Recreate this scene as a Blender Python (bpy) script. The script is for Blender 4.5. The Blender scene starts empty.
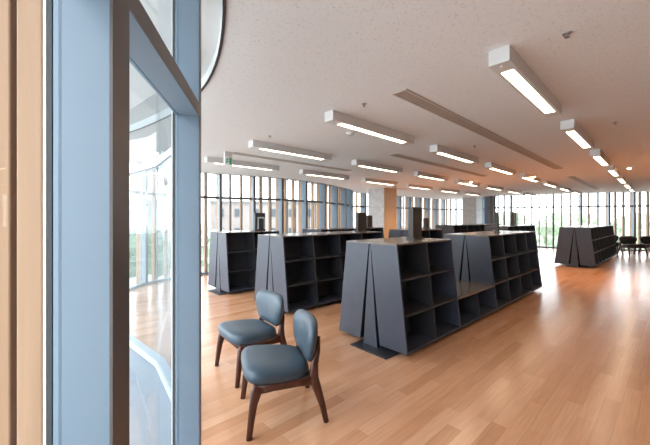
import bpy, bmesh, math, random
from mathutils import Vector, Matrix
random.seed(4)
S = bpy.context.scene
COL = S.collection
PI = math.pi
CAM_H = 1.40
CEIL = 2.50
POCKET = 2.58
ANG = math.atan2(.668, .744)          # direction of the bookcase rows in plan
AX, BX = Vector((.744, .668, 0)).normalized(), Vector((-.668, .744, 0)).normalized()
LANG = math.radians(43.4)             # the ceiling grid
LX, LY = Vector((math.cos(LANG), math.sin(LANG), 0)), Vector((-.668, .744, 0)).normalized()
def AB(a, b, z=0.0):
    p = AX * a + BX * b
    return Vector((p.x, p.y, z))

# ------------------------------------------------------------------ materials
def new_mat(name):
    m = bpy.data.materials.new(name); m.use_nodes = True
    nt = m.node_tree; nt.nodes.clear()
    out = nt.nodes.new('ShaderNodeOutputMaterial')
    b = nt.nodes.new('ShaderNodeBsdfPrincipled')
    nt.links.new(b.outputs[0], out.inputs[0])
    return m, nt, b, out
def N(nt, kind, **kw):
    n = nt.nodes.new(kind)
    for k, v in kw.items():
        setattr(n, k, v)
    return n
def math_n(nt, op, a, b=None):
    n = N(nt, 'ShaderNodeMath', operation=op)
    for i, v in enumerate((a, b)):
        if v is None: continue
        if isinstance(v, (int, float)): n.inputs[i].default_value = v
        else: nt.links.new(v, n.inputs[i])
    return n.outputs[0]
def ramp(nt, fac, stops):
    r = N(nt, 'ShaderNodeValToRGB')
    el = r.color_ramp.elements
    while len(el) < len(stops): el.new(.5)
    for e, (p, c) in zip(el, stops):
        e.position = p; e.color = (*c, 1)
    nt.links.new(fac, r.inputs[0])
    return r.outputs[0]
def plain(name, c, rough=.5, var=.06, scale=6., metal=0., stretch=(1, 1, 1), spec=.5, bump=0., bscale=200.):
    """a painted / moulded surface with a faint procedural variation"""
    m, nt, b, out = new_mat(name)
    tc = N(nt, 'ShaderNodeTexCoord')
    mp = N(nt, 'ShaderNodeMapping'); mp.inputs['Scale'].default_value = stretch
    nt.links.new(tc.outputs['Object'], mp.inputs[0])
    no = N(nt, 'ShaderNodeTexNoise'); no.inputs['Scale'].default_value = scale; no.inputs['Detail'].default_value = 4
    nt.links.new(mp.outputs[0], no.inputs[0])
    lo = tuple(max(0, x * (1 - var)) for x in c); hi = tuple(min(1, x * (1 + var)) for x in c)
    nt.links.new(ramp(nt, no.outputs[0], [(.3, lo), (.7, hi)]), b.inputs['Base Color'])
    b.inputs['Roughness'].default_value = rough
    b.inputs['Metallic'].default_value = metal
    b.inputs['Specular IOR Level'].default_value = spec
    if bump:
        n2 = N(nt, 'ShaderNodeTexNoise'); n2.inputs['Scale'].default_value = bscale
        nt.links.new(tc.outputs['Object'], n2.inputs[0])
        bp = N(nt, 'ShaderNodeBump'); bp.inputs['Strength'].default_value = bump; bp.inputs['Distance'].default_value = .002
        nt.links.new(n2.outputs[0], bp.inputs['Height']); nt.links.new(bp.outputs[0], b.inputs['Normal'])
    return m
def wood(name, c1, c2, rough=.45, along='Z', scale=14.):
    m, nt, b, out = new_mat(name)
    tc = N(nt, 'ShaderNodeTexCoord')
    mp = N(nt, 'ShaderNodeMapping')
    mp.inputs['Scale'].default_value = {'Z': (1, 1, .06), 'X': (.06, 1, 1), 'Y': (1, .06, 1)}[along]
    nt.links.new(tc.outputs['Object'], mp.inputs[0])
    no = N(nt, 'ShaderNodeTexNoise'); no.inputs['Scale'].default_value = scale * 4; no.inputs['Detail'].default_value = 6
    no.inputs['Distortion'].default_value = .6
    nt.links.new(mp.outputs[0], no.inputs[0])
    nt.links.new(ramp(nt, no.outputs[0], [(.28, c1), (.72, c2)]), b.inputs['Base Color'])
    b.inputs['Roughness'].default_value = rough
    return m
def floor_material():
    m, nt, b, out = new_mat('birch_planks')
    tc = N(nt, 'ShaderNodeTexCoord')
    mp = N(nt, 'ShaderNodeMapping'); mp.inputs['Rotation'].default_value = (0, 0, -ANG)
    nt.links.new(tc.outputs['Object'], mp.inputs[0])
    sp = N(nt, 'ShaderNodeSeparateXYZ'); nt.links.new(mp.outputs[0], sp.inputs[0])
    W, L = .095, .95
    row = math_n(nt, 'FLOOR', math_n(nt, 'DIVIDE', sp.outputs[1], W))
    wn = N(nt, 'ShaderNodeTexWhiteNoise', noise_dimensions='1D'); nt.links.new(row, wn.inputs['W'])
    xl = math_n(nt, 'ADD', math_n(nt, 'DIVIDE', sp.outputs[0], L), math_n(nt, 'MULTIPLY', wn.outputs[0], 7.))
    col = math_n(nt, 'FLOOR', xl)
    cb = N(nt, 'ShaderNodeCombineXYZ'); nt.links.new(row, cb.inputs[0]); nt.links.new(col, cb.inputs[1])
    w2 = N(nt, 'ShaderNodeTexWhiteNoise', noise_dimensions='2D'); nt.links.new(cb.outputs[0], w2.inputs['Vector'])
    base = ramp(nt, w2.outputs[0], [(0., FLOOR_C[0]), (.25, FLOOR_C[1]), (.75, FLOOR_C[2]), (1., FLOOR_C[3])])
    # grain
    g = N(nt, 'ShaderNodeMapping'); g.inputs['Scale'].default_value = (1.2, 22, 1)
    nt.links.new(mp.outputs[0], g.inputs[0])
    no = N(nt, 'ShaderNodeTexNoise'); no.inputs['Scale'].default_value = 3.; no.inputs['Detail'].default_value = 6
    nt.links.new(g.outputs[0], no.inputs[0])
    gr = ramp(nt, no.outputs[0], [(.3, (.86, .84, .82)), (.65, (1.06, 1.06, 1.06))])
    mx = N(nt, 'ShaderNodeMix', data_type='RGBA', blend_type='MULTIPLY'); mx.inputs[0].default_value = .7
    nt.links.new(base, mx.inputs[6]); nt.links.new(gr, mx.inputs[7])
    # thin joints
    fy = math_n(nt, 'FRACT', math_n(nt, 'DIVIDE', sp.outputs[1], W))
    fx = math_n(nt, 'FRACT', xl)
    j = math_n(nt, 'MAXIMUM', math_n(nt, 'LESS_THAN', fy, .022), math_n(nt, 'LESS_THAN', fx, .0025))
    m2 = N(nt, 'ShaderNodeMix', data_type='RGBA'); nt.links.new(math_n(nt, 'MULTIPLY', j, .45), m2.inputs[0])
    nt.links.new(mx.outputs[2], m2.inputs[6]); m2.inputs[7].default_value = (.22, .11, .06, 1)
    nt.links.new(m2.outputs[2], b.inputs['Base Color'])
    b.inputs['Roughness'].default_value = .22
    b.inputs['Specular IOR Level'].default_value = .62
    return m
def ceiling_material():
    m, nt, b, out = new_mat('speckled_ceiling_board')
    tc = N(nt, 'ShaderNodeTexCoord')
    no = N(nt, 'ShaderNodeTexNoise'); no.inputs['Scale'].default_value = 75; no.inputs['Detail'].default_value = 3; no.inputs['Roughness'].default_value = .6
    nt.links.new(tc.outputs['Object'], no.inputs[0])
    c = ramp(nt, no.outputs[0], [(.28, (.56, .55, .53)), (.42, CEIL_C), (1., CEIL_C)])
    nt.links.new(c, b.inputs['Base Color'])
    b.inputs['Roughness'].default_value = .85
    b.inputs['Specular IOR Level'].default_value = .2
    return m
def emit_mat(name, c, s):
    m = bpy.data.materials.new(name); m.use_nodes = True
    nt = m.node_tree; nt.nodes.clear()
    out = N(nt, 'ShaderNodeOutputMaterial'); e = N(nt, 'ShaderNodeEmission')
    e.inputs[0].default_value = (*c, 1); e.inputs[1].default_value = s
    nt.links.new(e.outputs[0], out.inputs[0])
    return m
def glass_mat():
    m = bpy.data.materials.new('clear_window_glass'); m.use_nodes = True
    nt = m.node_tree; nt.nodes.clear()
    out = N(nt, 'ShaderNodeOutputMaterial')
    t = N(nt, 'ShaderNodeBsdfTransparent'); t.inputs[0].default_value = (.93, .96, .97, 1)
    g = N(nt, 'ShaderNodeBsdfGlossy'); g.inputs['Roughness'].default_value = .01
    ge = N(nt, 'ShaderNodeNewGeometry')
    dt = N(nt, 'ShaderNodeVectorMath', operation='DOT_PRODUCT')
    nt.links.new(ge.outputs['Normal'], dt.inputs[0]); nt.links.new(ge.outputs['Incoming'], dt.inputs[1])
    k = math_n(nt, 'SUBTRACT', 1., math_n(nt, 'ABSOLUTE', dt.outputs['Value']))
    fr = math_n(nt, 'ADD', math_n(nt, 'MULTIPLY', math_n(nt, 'POWER', k, 5.), .5), .02)      # Schlick reflectance, same from both sides
    mx = N(nt, 'ShaderNodeMixShader')
    nt.links.new(fr, mx.inputs[0]); nt.links.new(t.outputs[0], mx.inputs[1]); nt.links.new(g.outputs[0], mx.inputs[2])
    nt.links.new(mx.outputs[0], out.inputs[0])
    return m
def foliage_mat(name, c1, c2):
    m, nt, b, out = new_mat(name)
    tc = N(nt, 'ShaderNodeTexCoord')
    no = N(nt, 'ShaderNodeTexNoise'); no.inputs['Scale'].default_value = 2.5; no.inputs['Detail'].default_value = 8
    nt.links.new(tc.outputs['Object'], no.inputs[0])
    nt.links.new(ramp(nt, no.outputs[0], [(.35, c1), (.65, c2)]), b.inputs['Base Color'])
    b.inputs['Roughness'].default_value = .8
    return m
def concrete_mat():
    m, nt, b, out = new_mat('fair_faced_concrete')
    tc = N(nt, 'ShaderNodeTexCoord')
    no = N(nt, 'ShaderNodeTexNoise'); no.inputs['Scale'].default_value = 5; no.inputs['Detail'].default_value = 8
    nt.links.new(tc.outputs['Object'], no.inputs[0])
    c = ramp(nt, no.outputs[0], [(.3, (.44, .44, .44)), (.7, (.58, .58, .58))])
    sp = N(nt, 'ShaderNodeSeparateXYZ'); nt.links.new(tc.outputs['Object'], sp.inputs[0])
    f = math_n(nt, 'FRACT', math_n(nt, 'DIVIDE', sp.outputs[2], .9))
    mx = N(nt, 'ShaderNodeMix', data_type='RGBA'); nt.links.new(math_n(nt, 'MULTIPLY', math_n(nt, 'LESS_THAN', f, .012), .6), mx.inputs[0])
    nt.links.new(c, mx.inputs[6]); mx.inputs[7].default_value = (.15, .15, .14, 1)
    nt.links.new(mx.outputs[2], b.inputs['Base Color']); b.inputs['Roughness'].default_value = .6
    return m

FLOOR_C = [(.48, .235, .125), (.545, .285, .16), (.575, .31, .18), (.61, .345, .21)]
CEIL_C = (.78, .79, .80)
SKY_C, SKY_S = (.94, .97, 1.0), 7.0
LAMP_C, LAMP_S = (1.0, .76, .52), 17.0
EXPOSURE = 0.05
M = {
 'floor': floor_material(), 'ceiling': ceiling_material(), 'glass': glass_mat(), 'concrete': concrete_mat(),
 'wall': plain('white_wall_paint', (.74, .72, .69), .8),
 'pocket': plain('white_blind_pocket', (.62, .62, .62), .8, .02),
 'blue': plain('blue_grey_aluminium', (.18, .245, .315), .45, .03, 3.),
 'brown': plain('dark_bronze_edge', (.10, .085, .082), .45, .05),
 'band': plain('pale_cladding', (.40, .44, .49), .4, .03),
 'plinth': plain('plinth_sheet', (.17, .20, .235), .4, .03),
 'gasket': plain('black_gasket', (.02, .02, .022), .6),
 'white_seal': plain('white_seal', (.75, .74, .70), .5),
 'louver': wood('pale_cedar', (.30, .165, .085), (.40, .24, .135), .6, 'Z', 5.),
 'warm_tan': wood('warm_tan_sheet', (.48, .35, .22), (.58, .44, .29), .4, 'Z', 5.),  # warm tan, streaked upright, for one face of the nearer column
 'slate': plain('slate_laminate', (.036, .042, .062), .42, .08, 9.),
 'inner': plain('shaded_slate_laminate', (.020, .021, .026), .5, .08, 9.),  # the slate laminate again, darkened to paint in the shade inside the cells
 'worktop': plain('taupe_worktop', (.135, .115, .105), .25, .12, 14., stretch=(.2, 1, 1)),
 'steel': plain('black_steel', (.03, .032, .038), .35, .1),
 'leather': plain('blue_grey_vinyl', (.036, .060, .084), .42, .08, 5., bump=.25, bscale=260.),
 'chairwood': wood('dark_walnut', (.036, .010, .006), (.078, .023, .013), .35, 'Z', 9.),
 'darkvinyl': plain('charcoal_vinyl', (.035, .03, .032), .45),
 'fixture': plain('white_enamel', (.64, .635, .63), .45, .02),
 'lamp': emit_mat('lamp_diffuser', LAMP_C, LAMP_S),
 'spot': emit_mat('small_spot_lens', (1.0, .72, .42), 45.),
 'slot': plain('taupe_slot_grille', (.46, .40, .35), .6, .1, 40., stretch=(.1, 6, 1)),
 'signwood': wood('dark_sign_board', (.028, .019, .015), (.052, .036, .027), .5, 'Z', 10.),
 'paper': plain('white_paper', (.80, .80, .80), .6, .02),
 'panelgrey': plain('pale_panel', (.50, .56, .60), .4, .04),
 'green': plain('exit_green', (.05, .38, .22), .4, .02),
 'sprink': plain('brushed_metal', (.32, .31, .30), .35, .05, metal=.6),
 'ground': plain('grey_paving', (.52, .52, .50), .8, .2, .3),
 'ledge': plain('grey_ledge_sheet', (.21, .225, .25), .5, .04, 2.),
 'bwall': plain('pale_render_wall', (.15, .15, .145), .8, .06, .6),
 'bwarm': plain('pink_render_wall', (.24, .21, .195), .8, .06, .6),
 'bwin': plain('grey_pane', (.05, .06, .07), .3, .1),
 'leaf': foliage_mat('dark_leaves', (.020, .052, .024), (.065, .125, .05)),
 'leaf2': foliage_mat('light_leaves', (.20, .25, .17), (.36, .42, .31)),
 'trunk': plain('bark', (.10, .075, .055), .9, .3, 12.),
}
# ------------------------------------------------------------------ mesh helpers
class MB:
    def __init__(s): s.v = []; s.f = []
    def add(s, vs, fs):
        o = len(s.v); s.v += [tuple(v) for v in vs]; s.f += [tuple(i + o for i in f) for f in fs]; return s
    def box(s, x0, x1, y0, y1, z0, z1):
        return s.hexa([(x0, y0), (x1, y0), (x1, y1), (x0, y1)], z0, z1)
    def hexa(s, quad, z0, z1):
        n = len(quad)
        vs = [(p[0], p[1], z0) for p in quad] + [(p[0], p[1], z1) for p in quad]
        fs = [tuple(range(n - 1, -1, -1)), tuple(range(n, 2 * n))] + [(i, (i + 1) % n, n + (i + 1) % n, n + i) for i in range(n)]
        return s.add(vs, fs)
    def slab_yz(s, poly, x0, x1):
        """polygon in (y, z) extruded along x"""
        n = len(poly)
        vs = [(x0, p[0], p[1]) for p in poly] + [(x1, p[0], p[1]) for p in poly]
        fs = [tuple(range(n)), tuple(range(2 * n - 1, n - 1, -1))] + [(i, n + i, n + (i + 1) % n, (i + 1) % n) for i in range(n)]
        return s.add(vs, fs)
    def sweep(s, path, sec, k=14, cap=True, e=.7):
        """superellipse section (half width along 'u', half depth along 'w') swept along a 3-D path"""
        P = [Vector(p) for p in path]; n = len(P); rings = []
        for i, p in enumerate(P):
            t = (P[min(i + 1, n - 1)] - P[max(i - 1, 0)]).normalized()
            ref = Vector((1, 0, 0)) if abs(t.x) < .8 else Vector((0, 0, 1))
            u = (ref - t * ref.dot(t)).normalized(); w = t.cross(u)
            a, b = sec[i] if isinstance(sec, list) else sec
            ring = []
            for j in range(k):
                th = 2 * PI * j / k
                c, d = math.cos(th), math.sin(th)
                ring.append(p + u * (a * math.copysign(abs(c) ** e, c)) + w * (b * math.copysign(abs(d) ** e, d)))
            rings.append(ring)
        vs = [v for r in rings for v in r]
        fs = [(i * k + j, i * k + (j + 1) % k, (i + 1) * k + (j + 1) % k, (i + 1) * k + j) for i in range(n - 1) for j in range(k)]
        if cap: fs += [tuple(range(k - 1, -1, -1)), tuple((n - 1) * k + j for j in range(k))]
        return s.add(vs, fs)
    def rings(s, rings, cap=True):
        k = len(rings[0]); n = len(rings)
        vs = [v for r in rings for v in r]
        fs = [(i * k + j, i * k + (j + 1) % k, (i + 1) * k + (j + 1) % k, (i + 1) * k + j) for i in range(n - 1) for j in range(k)]
        if cap: fs += [tuple(range(k - 1, -1, -1)), tuple((n - 1) * k + j for j in range(k))]
        return s.add(vs, fs)
    def lathe(s, prof, cx=0, cy=0, k=20):
        return s.rings([[(cx + r * math.cos(2 * PI * j / k), cy + r * math.sin(2 * PI * j / k), z) for j in range(k)] for r, z in prof])
    def build(s, name, mat, parent=None, bevel=0., smooth=False, seg=2, subsurf=0):
        me = bpy.data.meshes.new(name)
        me.from_pydata(s.v, [], s.f); me.update()
        bm = bmesh.new(); bm.from_mesh(me)
        bmesh.ops.recalc_face_normals(bm, faces=bm.faces)
        bm.to_mesh(me); bm.free()
        me.materials.append(mat)
        if smooth:
            for p in me.polygons: p.use_smooth = True
        o = bpy.data.objects.new(name, me); COL.objects.link(o)
        if parent: o.parent = parent
        if bevel:
            md = o.modifiers.new('bevel', 'BEVEL'); md.width = bevel; md.segments = seg; md.limit_method = 'ANGLE'
        if subsurf:
            md = o.modifiers.new('subsurf', 'SUBSURF'); md.levels = subsurf; md.render_levels = subsurf
        return o
def tag(o, label=None, cat=None, group=None, kind=None):
    if label: o['label'] = label
    if cat: o['category'] = cat
    if group: o['group'] = group
    if kind: o['kind'] = kind
    return o
def empty(name, loc=(0, 0, 0), rz=0.):
    o = bpy.data.objects.new(name, None); COL.objects.link(o)
    o.location = loc; o.rotation_euler = (0, 0, rz); o.empty_display_size = .1
    return o
def copy_tree(o, parent=None):
    c = o.copy(); COL.objects.link(c)
    if parent: c.parent = parent
    for ch in [x for x in o.children]:
        copy_tree(ch, c)
    return c

# ------------------------------------------------------------------ plan of the curved facade (room-side edge of the fins)
V = [(.50, -4.2), (.30, -3.1), (.12, -2.05), (-.10, -1.08), (-.275, -.22), (-.44, .65), (-.60, 1.51), (-.98, 2.33), (-1.52, 3.05), (-2.20, 3.65), (-2.90, 4.20),
     (-3.42, 4.92), (-3.72, 5.75), (-3.72, 6.62), (-3.35, 7.45), (-2.67, 8.05), (-1.91, 8.46), (-1.24, 8.94), (-.62, 9.60),
     (-.07, 10.35), (.35, 11.2), (.72, 12.0), (.98, 12.85), (1.10, 13.7), (1.77, 14.3), (2.44, 14.9), (3.11, 15.5), (3.78, 16.1),
     (4.45, 16.7), (5.12, 17.3), (5.79, 17.9), (6.46, 18.5), (7.13, 19.0), (7.9, 19.1), (8.6, 18.7), (8.95, 18.0), (8.75, 17.2),
     (8.42, 16.45), (8.40, 15.85), (9.2, 15.65), (9.95, 15.25), (10.6, 14.72), (11.5, 14.25), (12.4, 13.85), (13.2, 13.55), (14.0, 13.3),
     (14.85, 13.15), (15.7, 13.1), (16.6, 13.1)]
V = [Vector((x, y, 0)) for x, y in V]
NEAR0, NEAR1 = 5, 6                       # the two joints either side of the big near window
def nrm(a, b):
    d = (b - a).normalized(); return Vector((-d.y, d.x, 0))      # outward (left of travel)
NV = []
for i in range(len(V)):
    n = Vector((0, 0, 0))
    if i > 0: n += nrm(V[i - 1], V[i])
    if i < len(V) - 1: n += nrm(V[i], V[i + 1])
    NV.append(n.normalized())
NV[NEAR0] = nrm(V[NEAR0], V[NEAR1])

def poly_mesh(name, pts, z, mat, thick=0.):
    me = bpy.data.meshes.new(name); bm = bmesh.new()
    vs = [bm.verts.new((p[0], p[1], z)) for p in pts]
    f = bm.faces.new(vs); bm.normal_update()
    if thick:
        r = bmesh.ops.extrude_face_region(bm, geom=[f])
        for v in [g for g in r['geom'] if isinstance(g, bmesh.types.BMVert)]: v.co.z += thick
    bmesh.ops.recalc_face_normals(bm, faces=bm.faces)
    bmesh.ops.triangulate(bm, faces=bm.faces)
    bm.to_mesh(me); bm.free(); me.materials.append(mat)
    o = bpy.data.objects.new(name, me); COL.objects.link(o)
    return o
XR, YB = 16.6, -4.2
room = [v + n * .06 for v, n in zip(V, NV)] + [Vector((XR, YB, 0))]
tag(poly_mesh('floor', room, -.08, M['floor'], .08), kind='structure')
# smooth inner edge of the ceiling, a little inside the facade; beyond it a slightly higher blind pocket
inset = [v - n * (.12 if i < 7 else .15) for i, (v, n) in enumerate(zip(V, NV))]
def catmull(P, i0, i1, k=8):
    out = []
    for i in range(i0, i1):
        p0, p1, p2, p3 = P[max(i - 1, 0)], P[i], P[i + 1], P[min(i + 2, len(P) - 1)]
        for j in range(k):
            t = j / k
            out.append(.5 * ((2 * p1) + (p2 - p0) * t + (2 * p0 - 5 * p1 + 4 * p2 - p3) * t * t + (3 * p1 - p0 - 3 * p2 + p3) * t ** 3))
    return out
edge = catmull(inset, 0, len(inset) - 1, 6) + [inset[-1]]
tag(poly_mesh('ceiling', edge + [Vector((XR, YB, 0))], CEIL, M['ceiling'], .02), kind='structure')
tag(poly_mesh('ceiling_pocket', [v + n * .6 for v, n in zip(V, NV)] + [Vector((XR + .3, YB - .3, 0))], POCKET, M['pocket'], .25), kind='structure')
mb = MB()
for a, b in zip(edge[:-1], edge[1:]):
    n = nrm(a, b)
    mb.hexa([a, b, b + n * .012, a + n * .012], CEIL - .003, POCKET)
tag(mb.build('trim_1', M['pocket']), kind='structure')
mb = MB()
for a, b in zip(edge[:-1], edge[1:]):
    n = nrm(a, b)
    mb.hexa([a - n * .004, b - n * .004, b + n * .014, a + n * .014], CEIL - .008, CEIL - .0032)
tag(mb.build('trim_4', M['gasket']), kind='structure')

# ------------------------------------------------------------------ windows of the facade, bay by bay
def quad(p, q, n0, n1, o0, o1):
    return [p + n0 * o0, q + n1 * o0, q + n1 * o1, p + n0 * o1]
FRAMELESS = {8, 9, 10, 11}                # butt-jointed glass of the bulge: no fins there
CAPS = True
T0, T1 = 1.885, 1.94
FD = .104                                 # depth of a fin
for i in range(2, len(V) - 1):
    a, b, na, nb = V[i], V[i + 1], NV[i], NV[i + 1]
    d = (b - a).normalized(); n = nrm(a, b); ta = Vector((na.y, -na.x, 0))
    root = tag(empty('window_%d' % (i - 1), (a + b) / 2), kind='structure')
    base = (a + b) / 2
    L = lambda p: p - base
    def hx(name, q, z0, z1, mat, bev=0.):
        return MB().hexa([L(p) for p in q], z0, z1).build(name, mat, root, bev)
    bulge = (7 <= i <= 11)
    w0, w1 = (0., .078) if i in (NEAR0, NEAR1) else (-.03, .03)
    ri = -.09 if i >= 15 else 0.            # the far fins stand further into the room
    if i not in FRAMELESS:
        hx('mullion', [a + ta * w0 + na * ri, a + ta * w1 + na * ri, a + ta * w1 + na * FD, a + ta * w0 + na * FD], 0, POCKET, M['blue'], .002)
        hx('edge_strip', [a + ta * (w0 - .0015) + na * (ri - .005), a + ta * (w1 + .0015) + na * (ri - .005), a + ta * (w1 + .0015) + na * (ri + .0005), a + ta * (w0 - .0015) + na * (ri + .0005)], 0, POCKET, M['brown'])
        c = (w0 + w1) / 2; h = (w1 - w0) / 2 + .001
        hx('glazing_seal', [a + ta * (c - h) + na * .105, a + ta * (c + h) + na * .105, a + ta * (c + h) + na * .114, a + ta * (c - h) + na * .114], -.05, POCKET, M['gasket'])
        hx('glazing_bead', [a + ta * (c - h) + na * .115, a + ta * (c + h) + na * .115, a + ta * (c + h) + na * .120, a + ta * (c - h) + na * .120], -.05, POCKET, M['white_seal'])
        for o0, o1 in ((.121, .166), (.176, .236)) if i not in (NEAR1, NEAR1 + 1) else ():
            hx('cedar_louver', [a + ta * (c - h) + na * o0, a + ta * (c + h) + na * o0, a + ta * (c + h) + na * o1, a + ta * (c - h) + na * o1], -.35, 2.95, M['louver'], .003)
    tm = M['band'] if bulge else M['blue']
    e0 = .078 if i in (NEAR0, NEAR1) else (.0 if i in FRAMELESS else .03)
    e1 = 0. if (i + 1) in FRAMELESS or (i + 1) in (NEAR0, NEAR1) else .03
    pa, pb = a + d * e0, b - d * e1
    hx('transom', quad(pa, pb, na if e0 == 0 else n, nb if e1 == 0 else n, .0, FD), T0, T1, tm)
    if not bulge:
        hx('transom_strip', quad(pa, pb, n, n, -.005, -.0005), T0 - .001, T1 + .001, M['brown'])
    hx('bottom_rail', quad(pa, pb, na if e0 == 0 else n, nb if e1 == 0 else n, .02, FD), 0, .055, tm)
    hx('pane', quad(pa, pb, na if e0 == 0 else n, nb if e1 == 0 else n, .088, .094), .055, T0, M['glass'])
    hx('pane', quad(pa, pb, na if e0 == 0 else n, nb if e1 == 0 else n, .088, .094), T1, POCKET, M['glass'])
    if i >= 14 or i in (13,):
        for f in (1 / 3, 2 / 3):
            p = a + (b - a) * f
            hx('inner_bar', [p - d * .012 + n * .065, p + d * .012 + n * .065, p + d * .012 + n * .0875, p - d * .012 + n * .0875], .0, POCKET, M['brown'])
            for o0, o1 in ((.137, .180), (.188, .235)):
                hx('cedar_louver', [p - d * .02 + n * o0, p + d * .02 + n * o0, p + d * .02 + n * o1, p - d * .02 + n * o1], -.35, 2.95, M['louver'])
# pale curved plinth and ledge outside the near bays
def strip(name, i0, i1, o0, o1, z0, z1, mat):
    mb = MB()
    for i in range(i0, i1):
        mb.hexa(quad(V[i], V[i + 1], NV[i], NV[i + 1], o0, o1), z0, z1)
    return tag(mb.build(name, mat), kind='structure')
strip('trim_2', 3, 14, .061, .26, -.40, -.005, M['plinth'])
strip('trim_3', 3, 14, .26, 1.6, -.46, -.10, M['ledge'])
# plain walls that close the room out of view
tag(MB().box(XR, XR + .15, YB - .15, 13.3, 0, POCKET).build('wall_right', M['wall']), kind='structure')
tag(MB().box(.3, XR + .15, YB - .15, YB, 0, POCKET).build('wall_back', M['wall']), kind='structure')
tag(MB().hexa([(.50, -4.3), (.12, -2.05), (.0, -2.05), (.35, -4.3)], 0, POCKET).build('wall_left', M['wall']), kind='structure')

# ------------------------------------------------------------------ concrete columns
def column(a, b, label, panel=True):
    r = empty('concrete_column', AB(a, b), ANG)
    MB().box(0, .75, 0, .75, 0, CEIL).build('shaft', M['concrete'], r, .008)
    if panel: MB().box(.0, .75, -.014, -.0005, .06, CEIL).build('tan_side_sheet', M['warm_tan'], r)
    MB().box(-.012, .762, -.016, .762, 0, .06).build('skirting', M['steel'], r)
    return tag(r, label, 'column', 'concrete columns', 'structure')
column(9.25, 7.11, 'square grey concrete column behind the dark bookcase tops, nearer of two')
column(17.1, 7.11, 'square grey concrete column far back by the end of the window wall', False)

# ------------------------------------------------------------------ bookcases
Z0, Z1 = .055, 1.135
CW = .578
def yo(z): return .475 - .125 * (z - Z0) / (Z1 - Z0)
def yi(z): return .138 - .128 * (z - Z0) / (Z1 - Z0)
def panel_poly(s, z0, z1, din=0., dout=0.):
    return [(s * (yi(z0) + din), z0), (s * (yo(z0) - dout), z0), (s * (yo(z1) - dout), z1), (s * (yi(z1) + din), z1)]
T = .022
def make_bookcase(blocks, label, a, b, group, rz=ANG):
    """blocks: list of (column count, tall?) from the near end"""
    r = tag(empty('bookcase', AB(a, b), rz), label, 'bookcase', group)
    total = sum(n for n, _ in blocks) * CW
    zt = Z1 - .018
    lv = [.41, .765]
    for s in (-1, 1):
        MB().slab_yz(panel_poly(s, Z0, Z0 + .022, 0, .004), T * .5, total - T * .5).build('bottom_shelf', M['slate'], r)
    x = 0.
    for bi, (n, tall) in enumerate(blocks):
        x1 = x + n * CW
        if tall:
            for s in (-1, 1):
                for xx in (x, x1 - T):
                    MB().slab_yz(panel_poly(s, Z0, zt), xx, xx + T).build('end_panel', M['slate'], r, .0015)
                for k in range(1, n):
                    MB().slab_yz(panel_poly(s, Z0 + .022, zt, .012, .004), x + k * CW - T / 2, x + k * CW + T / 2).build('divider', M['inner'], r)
                for z in lv:
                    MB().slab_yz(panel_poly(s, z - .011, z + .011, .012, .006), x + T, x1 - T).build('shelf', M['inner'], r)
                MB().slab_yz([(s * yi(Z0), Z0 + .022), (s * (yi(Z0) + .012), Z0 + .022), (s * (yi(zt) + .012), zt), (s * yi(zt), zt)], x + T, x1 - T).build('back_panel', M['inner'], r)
            MB().box(x - .004, x1 + .004, -.352, .352, zt, Z1).build('worktop', M['worktop'], r, .003)
            for xx in (x + .006, x1 - .036):
                MB().slab_yz([(-.095, .012), (.095, .012), (.006, zt - .01), (-.006, zt - .01)], xx, xx + .03).build('spine_panel', M['slate'], r)
        else:
            for s in (-1, 1):
                for k in range(1, n):
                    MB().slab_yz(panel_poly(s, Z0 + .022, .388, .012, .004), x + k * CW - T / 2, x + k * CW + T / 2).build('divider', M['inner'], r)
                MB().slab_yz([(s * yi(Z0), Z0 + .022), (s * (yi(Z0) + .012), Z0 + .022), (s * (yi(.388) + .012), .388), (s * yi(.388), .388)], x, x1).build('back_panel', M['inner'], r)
            MB().box(x, x1, -yo(.41), yo(.41), .388, .412).build('low_counter', M['worktop'], r)
        x = x1
    MB().box(-.13, total + .13, -.32, .17, 0, .012).build('base_plate', M['steel'], r)
    MB().box(.05, total - .05, -.08, .08, .012, Z0).build('plinth', M['steel'], r)
    return r
G = 'dark double-sided bookcases'
N8, N8R = [(2, True), (2, False), (4, True)], [(4, True), (2, False), (2, True)]
make_bookcase(N8, 'dark slate A-shaped bookcase in the middle, nearest one, with low gap in its row', 2.67, 2.245, G)
make_bookcase(N8R, 'dark slate bookcase standing behind the two blue chairs', 2.61, 4.17, G)
make_bookcase(N8, 'dark slate bookcase at far left, nearest to the tall windows', 2.52, 5.87, G)
make_bookcase([(8, True)], 'dark brown-looking bookcase alone on the right before the far windows', 11.41, 1.99, G)
make_bookcase([(5, True)], 'far dark bookcase showing just past the right end of the nearest bookcase', 11.2, 4.02, G)
make_bookcase([(8, True)], 'far dark bookcase in front of the rear concrete column', 11.3, 5.87, G)

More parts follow.
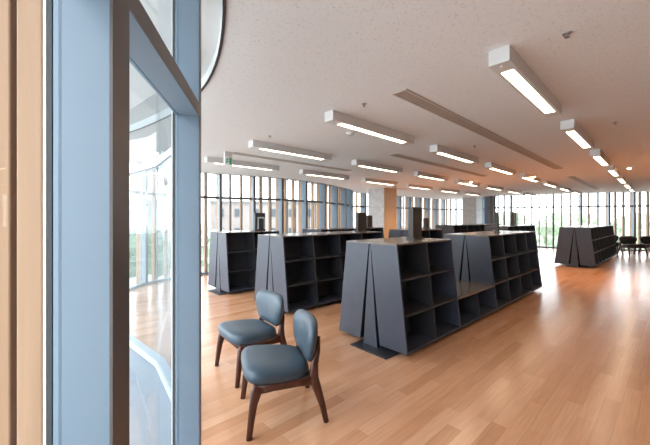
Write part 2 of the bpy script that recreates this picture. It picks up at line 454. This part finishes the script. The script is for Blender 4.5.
# ------------------------------------------------------------------ sign boards standing on the bookcases
def sign(a, b, label, w=.24, h=.37, t=.07, style='plain', z=Z1):
    r = tag(empty('sign_board', AB(a, b, z), ANG), label, 'sign', 'sign boards on the bookcases')
    MB().box(-w / 2 - .015, w / 2 + .015, -t / 2 - .02, t / 2 + .02, 0, .02).build('foot', M['steel'], r, .003)
    if style == 'framed':
        MB().box(-w / 2, w / 2, -t / 2, t / 2, .02, h).build('board', M['steel'], r, .004)
        f = -t / 2 - .004
        mb = MB(); mb.box(-.035, .09, f, f + .006, .255, .285); mb.box(-.065, -.035, f, f + .006, .03, .285); mb.box(.085, .10, f, f + .006, .03, .27)
        mb.build('pale_frame', M['panelgrey'], r)
    elif style == 'sheet':
        MB().box(-w / 2, w / 2, -t / 2, t / 2, .02, h * .6).build('board', M['signwood'], r, .004)
        MB().box(-w / 2 + .02, w / 2 - .01, -.006, .006, h * .6, h).build('sheet', M['paper'], r)
    else:
        MB().box(-w / 2, w / 2, -t / 2, t / 2, .02, h).build('board', M['signwood'], r, .004)
    return r
sign(3.42, 5.87, 'dark framed sign with pale inner border on the far left bookcase', style='framed')
sign(4.66, 4.14, 'dark upright board on the bookcase behind the chairs, left of the column')
sign(6.96, 5.87, 'shorter dark board just right of another, against the concrete column', w=.2, h=.34)
sign(3.51, 2.21, 'tall brown board on the near end of the middle bookcase', w=.2, h=.40)
sign(7.05, 4.14, 'small dark stand holding a white sheet, behind the tall brown board', w=.16, h=.44, style='sheet')
sign(6.21, 2.21, 'slim dark post sign on the far block of the middle bookcase', w=.06, h=.37, t=.05)
sign(12.9, 4.02, 'dark board on the far bookcase, right of the slim post sign', w=.34, h=.48, t=.1)

# ------------------------------------------------------------------ chairs
def make_chair(upholstery, label, group):
    r = tag(empty('side_chair'), label, 'chair', group)
    # seat cushion: rounded trapezoid with a domed top
    K = 40
    def outline(sc, z, sag=0.):
        out = []
        for j in range(K):
            th = 2 * PI * j / K; c, s_ = math.cos(th), math.sin(th)
            e = .52
            ux = math.copysign(abs(c) ** e, c); uy = math.copysign(abs(s_) ** e, s_)
            wx = .245 + .022 * uy
            out.append((ux * wx * sc, .055 + uy * .23 * sc, z - .045 + .018 * uy * sc))
        return out
    rg = [outline(.86, .358), outline(.95, .362), outline(.99, .378), outline(1.0, .40), outline(.985, .425), outline(.93, .443), outline(.80, .454), outline(.55, .460), outline(.25, .462), outline(.04, .463)]
    MB().rings(rg).build('seat', upholstery, r, smooth=True)
    # backrest: shield shape, wider above, gently curved
    KB = 36
    def back_ring(sc, dy):
        out = []
        for j in range(KB):
            th = 2 * PI * j / KB; c, s_ = math.cos(th), math.sin(th)
            e = .44
            u = math.copysign(abs(c) ** e, c); v = math.copysign(abs(s_) ** e, s_)
            w = .195 + .045 * v if v < .3 else .2085 - .02 * (v - .3)
            x = u * w * sc * 1.25; z = v * .15 * sc
            out.append((x, dy + .75 * x * x - .10 * z, .528 + z))
        return out
    yb = -.205
    rg = [back_ring(.05, yb - .034), back_ring(.6, yb - .034), back_ring(.9, yb - .025), back_ring(.985, yb - .012), back_ring(1., yb), back_ring(.985, yb + .014), back_ring(.9, yb + .034), back_ring(.6, yb + .044), back_ring(.05, yb + .046)]
    MB().rings(rg).build('backrest', upholstery, r, smooth=True)
    w = M['chairwood']
    for s in (-1, 1):
        MB().sweep([(s * .245, .258, 0), (s * .240, .246, .10), (s * .234, .230, .21), (s * .228, .212, .285), (s * .226, .19, .315)],
                   [(.015, .018), (.017, .021), (.019, .026), (.020, .036), (.019, .040)]).build('front_leg', w, r, smooth=True)
        MB().sweep([(s * .235, -.262, 0), (s * .228, -.238, .11), (s * .222, -.205, .22), (s * .216, -.175, .31), (s * .195, -.190, .39), (s * .165, -.222, .47), (s * .145, -.236, .56)],
                   [(.015, .018), (.017, .022), (.019, .028), (.020, .036), (.017, .026), (.014, .018), (.011, .010)]).build('rear_leg', w, r, smooth=True)
        MB().sweep([(s * .226, .23, .297), (s * .225, .1, .296), (s * .222, -.06, .295), (s * .217, -.19, .297)],
                   [(.016, .032), (.015, .025), (.015, .025), (.016, .036)]).build('side_rail', w, r, smooth=True)
    MB().sweep([(-.22, .205, .295), (.22, .205, .295)], (.026, .012)).build('front_rail', w, r, smooth=True)
    MB().sweep([(-.21, -.165, .295), (.21, -.165, .295)], (.026, .012)).build('rear_rail', w, r, smooth=True)
    MB().sweep([(-.17, -.222, .50), (0, -.246, .50), (.17, -.222, .50)], (.02, .008)).build('back_rail', w, r, smooth=True)
    return r
GC = 'blue vinyl wooden chairs'
ch1 = make_chair(M['leather'], 'blue-grey cushioned dark wood chair in front, nearer of the pair', GC)
ch1.location = (-.315, 2.315, 0); ch1.rotation_euler.z = math.radians(109)
ch2 = copy_tree(ch1); tag(ch2, 'blue-grey cushioned dark wood chair behind the front one, nearer to the windows')
ch2.location = (-.673, 2.97, 0); ch2.rotation_euler.z = math.radians(128)
GD = 'dark chairs by the far windows'
fc = make_chair(M['darkvinyl'], 'dark chair facing the room at far right windows, fully in view', GD)
fc.location = (11.52, 11.9, 0); fc.rotation_euler.z = math.radians(172); fc.scale = (1.2, 1.1, 1.05)
fc2 = copy_tree(fc); tag(fc2, 'dark chair cut by the right edge of the picture, by the windows'); fc2.location = (12.27, 11.85, 0)
fc3 = copy_tree(fc); tag(fc3, 'dark chair half hidden behind the right-hand bookcase'); fc3.location = (11.5, 12.78, 0); fc3.rotation_euler.z = math.radians(150)

# ------------------------------------------------------------------ ceiling lights
ORD = ['nearest', 'second', 'third', 'fourth', 'fifth', 'sixth', 'seventh']
ROWN = {0: 'right-hand row', 1: 'second row from the right', 2: 'third row from the right', 3: 'leftmost row by the windows', -1: 'row beyond the right edge'}
def make_light():
    r = empty('ceiling_light', (0, 0, 0), LANG)
    LL, W, H, g = 1.55, .125, .098, .075
    mb = MB()
    mb.box(0, LL, 0, W, -.012, 0)                                  # top plate
    for x0, x1 in ((0, .16), (LL - .15, LL)): mb.box(x0, x1, 0, W, -H, -.0125)
    mb.box(.1605, LL - .1505, 0, .022, -H, -.0125); mb.box(.1605, LL - .1505, W - .022, W, -H, -.0125)
    mb.build('housing', M['fixture'], r)
    MB().box(.163, LL - .153, .024, W - .024, -H + .004, -H + .012).build('diffuser', M['lamp'], r)
    MB().lathe([(.012, -H), (.012, -H - .006), (.004, -H - .008)], .06, W / 2, 12).build('sensor_cap', M['fixture'], r)
    return r
proto = make_light(); first = True
for row in (0, 1, 2, 3, -1):
    for k in range(7):
        if row == 3 and k > 5: continue
        o = proto if first else copy_tree(proto)
        first = False
        o.location = Vector((1.17, 2.01, CEIL)) + LY * (1.63 * row) + LX * (2.2 * k)
        lab = ('white box ceiling light, %s from the near end of the %s' % (ORD[k], ROWN[row])) if k else 'white box ceiling light at the near end of the %s' % ROWN[row]
        tag(o, lab, 'ceiling light', 'box ceiling lights')
# small bright spots
for k, (x, y) in enumerate([(6.56, 6.84), (5.43, 8.22), (4.36, 9.45), (3.15, 10.9)]):
    r = tag(empty('ceiling_spot', (x, y, CEIL)), 'small bright round ceiling spot, %s from the right' % ['first', 'second', 'third', 'fourth'][k], 'spotlight', 'small ceiling spots')
    MB().lathe([(.06, 0), (.06, -.012), (.052, -.025), (.035, -.03)]).build('rim', M['fixture'], r)
    ld = bpy.data.lights.new('lamp', 'SPOT'); ld.energy = 130; ld.color = (1.0, .58, .28); ld.spot_size = math.radians(120); ld.spot_blend = .8; ld.shadow_soft_size = .03
    lo = bpy.data.objects.new('lamp', ld); COL.objects.link(lo); lo.parent = r; lo.location = (0, 0, -.06)
    MB().lathe([(.03, -.0301), (.028, -.042), (.012, -.050)]).build('lens', M['spot'], r, smooth=True)
for k, (x, y, w) in enumerate([(1.44, 1.885, 'right of the nearest ceiling light'), (.375, 3.05, 'above the second row of ceiling lights, left of the long slot'), (3.33, 3.64, 'past the nearest ceiling light, to its right'),
                            (2.28, 4.83, 'between the long slot and second row of lights'), (-.74, 4.25, 'above the third row of lights at upper left')]):
    r = tag(empty('ceiling_sprinkler', (x, y, CEIL)), 'small dark ceiling sprinkler ' + w, 'sprinkler', 'ceiling sprinklers')
    MB().lathe([(.024, 0), (.022, -.006), (.009, -.008)]).build('rosette', M['sprink'], r)
    MB().lathe([(.006, -.0081), (.006, -.022), (.014, -.024), (.014, -.027), (.003, -.028)]).build('deflector', M['sprink'], r)
r = tag(empty('smoke_detector', (.32, 4.07, CEIL)), 'small white smoke detector beneath the second row of lights', 'smoke detector')
MB().lathe([(.05, 0), (.05, -.02), (.042, -.032), (.02, -.038)]).build('body', M['fixture'], r, smooth=True)
MB().lathe([(.012, -.0381), (.010, -.044)]).build('test_button', M['sprink'], r)
# long slot diffusers
def slot(x, y, L_, label):
    r = tag(empty('ceiling_vent', (x + .104, y - .108, CEIL - .001), LANG), label, 'air slot', 'long ceiling air slots')
    mb = MB(); mb.box(0, L_, 0, .022, -.008, 0); mb.box(0, L_, .128, .15, -.008, 0); mb.box(0, .02, .0225, .1275, -.008, 0); mb.box(L_ - .02, L_, .0225, .1275, -.008, 0)
    mb.build('flange', M['slot'], r)
    mb = MB()
    for j in range(5): mb.box(.0205, L_ - .0205, .026 + .0205 * j, .040 + .0205 * j, -.006, -.001)
    mb.build('grille', M['slot'], r)
slot(.59, 2.80, 6.26, 'long taupe ceiling slot between the right-hand and second rows of lights')
slot(6.45, 8.44, 5.3, 'far taupe ceiling slot above the right-hand bookcase')
slot(1.13, 5.53, 4.13, 'taupe ceiling slot between the second and third rows of lights')
slot(-1.6, 5.4, 2.9, 'taupe ceiling slot behind the green exit sign at left')
# exit sign
r = tag(empty('exit_sign', (-1.62, 5.3, CEIL), math.radians(50)), 'small green and white exit sign hanging from the ceiling at upper left', 'sign')
MB().box(-.07, .07, -.02, .02, -.07, 0).build('bracket', M['fixture'], r, .003)
MB().box(-.075, .075, -.016, .016, -.22, -.0705).build('panel', M['paper'], r, .003)
mb = MB()
f0, f1 = -.019, -.0165
mb.box(.012, .058, f0, f1, -.205, -.088)                      # the doorway
mb.build('doorway_mark', M['green'], r)
mb = MB()
mb.box(-.034, -.020, f0, f1, -.110, -.095); mb.box(-.036, -.018, f0, f1, -.150, -.114)
mb.box(-.058, -.037, f0, f1, -.135, -.125); mb.box(-.017, .002, f0, f1, -.128, -.119)
mb.box(-.052, -.034, f0, f1, -.190, -.152); mb.box(-.028, -.004, f0, f1, -.172, -.152)
mb.build('running_figure_mark', M['green'], r)

# ------------------------------------------------------------------ outside
GZ = -5.0
tag(MB().box(-140, 160, -60, 240, GZ - .5, GZ).build('ground', M['ground']), kind='structure')
def make_tree(x, y, h, rad, leaf, label, seed):
    rnd = random.Random(seed)
    r = tag(empty('tree', (x, y, GZ)), label, 'tree', 'trees outside the windows')
    MB().sweep([(0, 0, 0), (.05, .02, h * .3), (0, .05, h * .62)], [(.22, .22), (.16, .16), (.08, .08)], e=1.).build('trunk', M['trunk'], r, smooth=True)
    me = bpy.data.meshes.new('crown'); bm = bmesh.new()
    for q in range(9):
        a_ = rnd.uniform(0, 2 * PI); rr = rad * rnd.uniform(0, .62)
        c = Vector((rr * math.cos(a_), rr * math.sin(a_), h * rnd.uniform(.42, .84)))
        ret = bmesh.ops.create_icosphere(bm, subdivisions=3, radius=rad * rnd.uniform(.42, .62), matrix=Matrix.Translation(c))
        for v in ret['verts']:
            dlt = v.co - c
            v.co = c + dlt * (1 + .16 * math.sin(dlt.x * 7 + q) * math.cos(dlt.y * 6.3 - q) + .12 * math.sin(dlt.z * 9 + 2 * q) + rnd.uniform(-.07, .07))
    bm.to_mesh(me); bm.free(); me.materials.append(M[leaf])
    o = bpy.data.objects.new('crown', me); COL.objects.link(o); o.parent = r
make_tree(-10.6, 17.5, 5.6, 2.3, 'leaf', 'dark green tree outside the near window, below the pale building', 1)
make_tree(-9.6, 24.5, 6.0, 2.6, 'leaf2', 'light green tree outside the windows at far left', 2)
make_tree(22, 38, 6.6, 3.6, 'leaf2', 'light green tree outside, seen left of the right-hand bookcase', 3)
make_tree(29.2, 39, 6.4, 3.4, 'leaf2', 'light green tree outside, seen above the right-hand bookcase', 4)
make_tree(36, 36.5, 6.3, 3.5, 'leaf2', 'light green tree outside, seen above the dark far chair', 5)
make_tree(44, 39, 6.6, 3.7, 'leaf2', 'light green tree outside at the right edge', 6)
def building(x, y, w, d, h, wallm, label, rz, nx, nz):
    r = tag(empty('office_building', (x, y, GZ), rz), label, 'building', 'buildings outside')
    MB().box(-w / 2, w / 2, 0, d, 0, h).build('walls', wallm, r)
    MB().box(-w / 2 - .2, w / 2 + .2, -.2, d + .2, h, h + .35).build('parapet', M['bwall'], r)
    for i in range(nx):
        for k in range(nz):
            cx = -w / 2 + (i + .5) * w / nx; cz = (k + .5) * h / nz
            f = MB().box(cx - .6, cx + .6, -.06, -.001, cz - .65, cz + .65).build('window_frame', M['bwall'], r)
            MB().box(cx - .5, cx + .5, -.075, -.061, cz - .55, cz + .55).build('pane', M['bwin'], f)
building(-23, 34, 10, 8, 8.2, M['bwall'], 'white building with small windows seen through the near window', math.radians(30), 4, 3)
building(-9, 48, 16, 8, 8.6, M['bwarm'], 'pale pinkish building outside the far left windows', math.radians(8), 6, 3)

# ------------------------------------------------------------------ sky, camera, view
w = bpy.data.worlds.new('sky'); S.world = w; w.use_nodes = True
nt = w.node_tree; nt.nodes.clear()
out = nt.nodes.new('ShaderNodeOutputWorld'); bg = nt.nodes.new('ShaderNodeBackground')
tc = nt.nodes.new('ShaderNodeTexCoord'); no = nt.nodes.new('ShaderNodeTexNoise'); no.inputs['Scale'].default_value = 2.2
nt.links.new(tc.outputs['Generated'], no.inputs[0])
nt.links.new(ramp(nt, no.outputs[0], [(.3, tuple(c * .92 for c in SKY_C)), (.7, SKY_C)]), bg.inputs[0])
bg.inputs[1].default_value = SKY_S
nt.links.new(bg.outputs[0], out.inputs[0])
cam = bpy.data.cameras.new('camera'); co = bpy.data.objects.new('camera', cam); COL.objects.link(co)
cam.sensor_width = 36; cam.sensor_fit = 'HORIZONTAL'; cam.lens = 317 / 650 * 36
cam.shift_y = -4.5 / 650; cam.clip_start = .03; cam.clip_end = 600
co.location = (0, 0, CAM_H); co.rotation_euler = (PI / 2, 0, 0)
S.camera = co
S.view_settings.view_transform = 'Standard'; S.view_settings.look = 'None'
S.view_settings.gamma = 1.0; S.view_settings.use_curve_mapping = False
S.view_settings.exposure = EXPOSURE
S.cycles.max_bounces = 10; S.cycles.diffuse_bounces = 5; S.cycles.transparent_max_bounces = 24
S.cycles.sample_clamp_indirect = 10
S.cycles.use_denoising = True
